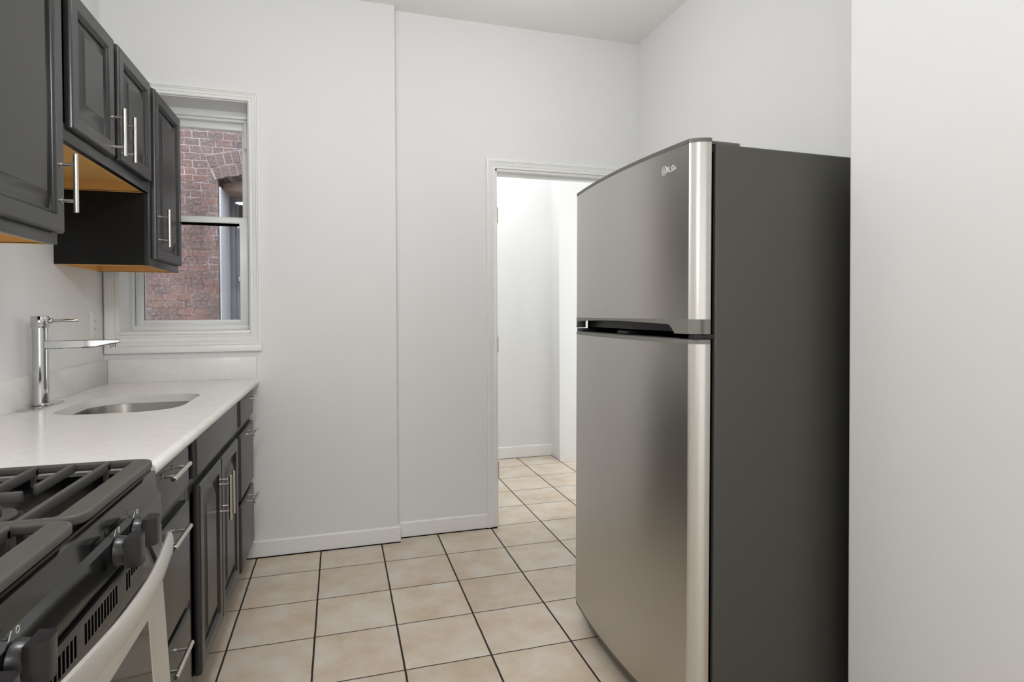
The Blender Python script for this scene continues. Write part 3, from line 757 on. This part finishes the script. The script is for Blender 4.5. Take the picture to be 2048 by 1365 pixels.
obj('bottom_trim', door_slab(.066, .078, .001), 'cap', fd, smooth=30)
bm = new()
box(bm, -.052, .012, -HW+.006, -HW+.035, 1.158, 1.171, .002); obj('middle_hinge', bm, 'black_matte', fr)
bm = new(); box(bm, -.045, .012, -.02, .06, 1.158, 1.170, .002); obj('door_stop', bm, 'black_matte', fr)
bm = new(); box(bm, -.058, .012, HW-.09, HW-.03, 1.158, 1.170, .002); obj('door_stop', bm, 'black_matte', fr)
bm = new(); box(bm, -.03, .095, -HW+.012, -HW+.06, 1.6921, 1.702, .003); obj('hinge_cover', bm, 'cap', fr)
for x, y in ((.02, -HW+.05), (.02, HW-.05), (.62, -HW+.06), (.62, HW-.06)):
    bm = new(); cyl(bm, (x, y, .0), (x, y, .056), .022, .016, 16); obj('foot', bm, 'black_matte', fr)
bm = new(); box(bm, .018, .03, -HW+.01, HW-.01, .018, .075); obj('kick_grille', bm, 'void', fr, smooth=0)
# raised badge: ring emblem and two letters on the freezer door near its right edge
def on_face(y):
    P = dprof(0, 60); best = min(P[9:-9], key=lambda q: abs(q[1]-y)); return best[0]
yb = 1.512-(FYN+FYF)/2; zb = 1.640
bm = new()
xb = on_face(yb)
def ringm(bm, cy_, cz, r0, r1, x0, x1, a0=0, a1=360, n=40):
    full = a1-a0 >= 360
    lp = []
    for i in range(n if full else n+1):
        a = math.radians(a0+(a1-a0)*i/n)
        lp.append([(x1, cy_-r*math.cos(a), cz+r*math.sin(a)) if k else (x0, cy_-r*math.cos(a), cz+r*math.sin(a)) for r, k in ((r0, 0), (r1, 0), (r1, 1), (r0, 1))])
    if full: lp.append(lp[0])
    vs = [[bm.verts.new(q) for q in l] for l in lp]
    for a, b in zip(vs[:-1], vs[1:]):
        for i in range(4): j = (i+1) % 4; bm.faces.new((a[i], a[j], b[j], b[i]))
    if not full: bm.faces.new(vs[0]); bm.faces.new(list(reversed(vs[-1])))
x0, x1 = xb+.002, xb-.0012
ringm(bm, yb, zb, 0.01140, 0.01368, x0, x1)
ringm(bm, yb, zb, 0.00646, 0.00821, x0, x1, 60, 360)
box(bm, x1, x0, yb-0.00798, yb-0.00076, zb-0.00091, zb+.0012)
box(bm, x1, x0, yb-0.00015, yb+0.00152, zb-0.00471, zb+.0062); box(bm, x1, x0, yb-0.00418, yb+0.00152, zb-0.00502, zb-.0044)
cyl(bm, (x0, yb+0.00456, zb+.0042), (x1, yb+0.00456, zb+.0042), 0.00137, seg=10)
# letter L
L0 = yb-0.01786; lw, lh, st = 0.01102, 0.01710, 0.00365
xb2 = on_face(L0-.01); x0, x1 = xb2+.002, xb2-.0012
box(bm, x1, x0, L0-st, L0, zb-lh/2, zb+lh/2); box(bm, x1, x0, L0-lw, L0, zb-lh/2, zb-lh/2+st)
# letter G
G0 = L0-lw-0.01406+0.00304; xb3 = on_face(G0); x0, x1 = xb3+.004, xb3-.0016
ringm(bm, G0, zb, lh/2-st, lh/2, x0, x1, 48, 345, 26)
box(bm, x1, x0, G0-lh/2-0.00030, G0-0.00038, zb-0.00167, zb+.0022); box(bm, x1, x0, G0-lh/2-0.00030, G0-lh/2+st-0.00061, zb-0.00570, zb+.0015)
obj('badge', bm, 'badge', fz, smooth=30, label='raised chrome round emblem and letters')

# ------------------------------------------------------------------ light
def area(name, loc, rot, size, power, col=(1, 1, 1), sy=None, shape=None):
    l = bpy.data.lights.new(name, 'AREA'); l.energy = power; l.color = col; l.size = size
    if sy: l.shape = 'RECTANGLE'; l.size_y = sy
    if shape: l.shape = shape
    o = bpy.data.objects.new(name, l); C.objects.link(o); o.location = loc; o.rotation_euler = rot
    return o
def globe(name, loc, r, power, col):
    l = bpy.data.lights.new(name, 'POINT'); l.energy = power; l.color = col; l.shadow_soft_size = r
    o = bpy.data.objects.new(name, l); C.objects.link(o); o.location = loc; return o
globe('kitchen_lamp_light', (-.07, 1.10, 2.06), .10, 21.5, (.985, .985, .99))
globe('sink_fill_light', (-.2, 1.9, 2.45), .14, 4.5, (.985, .985, .99))  # added fill for the sink side, not a real fixture
globe('alcove_fill_light', (.95, 2.45, 2.35), .14, 3.5, (.985, .985, .99))  # added fill to lift the back and right walls; no lamp known here
globe('camera_fill_light', (-.25, -.5, 1.9), .09, 13, (.985, .985, .99))  # unseen fill added behind the camera, like a soft flash
area('rear_fill_light', (.1, -2.62, 1.4), (math.radians(90), 0, 0), 2.2, 17, (.94, .97, 1), 2.5)  # broad fill added before the solid rear wall; there is no window
area('hall_window_light', (3.4, 4.0, 1.4), (math.radians(90), 0, math.radians(90)), .9, 19, (.93, .97, 1), 1.6)
globe('hall_fill_light', (1.0, 4.1, 2.5), .12, 13, (.97, .985, 1))  # invented point fill that brightens the hall
wd = bpy.data.worlds.new('world'); S.world = wd; wd.use_nodes = True
nt = wd.node_tree; bg = nt.nodes['Background']
sky = nt.nodes.new('ShaderNodeTexSky'); sky.sky_type = 'NISHITA'; sky.sun_disc = False
sky.sun_elevation = math.radians(50); sky.sun_rotation = math.radians(200); sky.air_density = 1; sky.dust_density = 2.5; sky.ozone_density = 1
hs = nt.nodes.new('ShaderNodeHueSaturation'); hs.inputs['Saturation'].default_value = .35
nt.links.new(sky.outputs['Color'], hs.inputs['Color']); nt.links.new(hs.outputs['Color'], bg.inputs['Color'])
bg.inputs['Strength'].default_value = .84

S.view_settings.view_transform = 'Standard'; S.view_settings.look = 'None'
S.view_settings.gamma = 1; S.view_settings.use_curve_mapping = False; S.view_settings.exposure = .2
for o in bpy.data.objects:
    if '_org' in o: del o['_org']
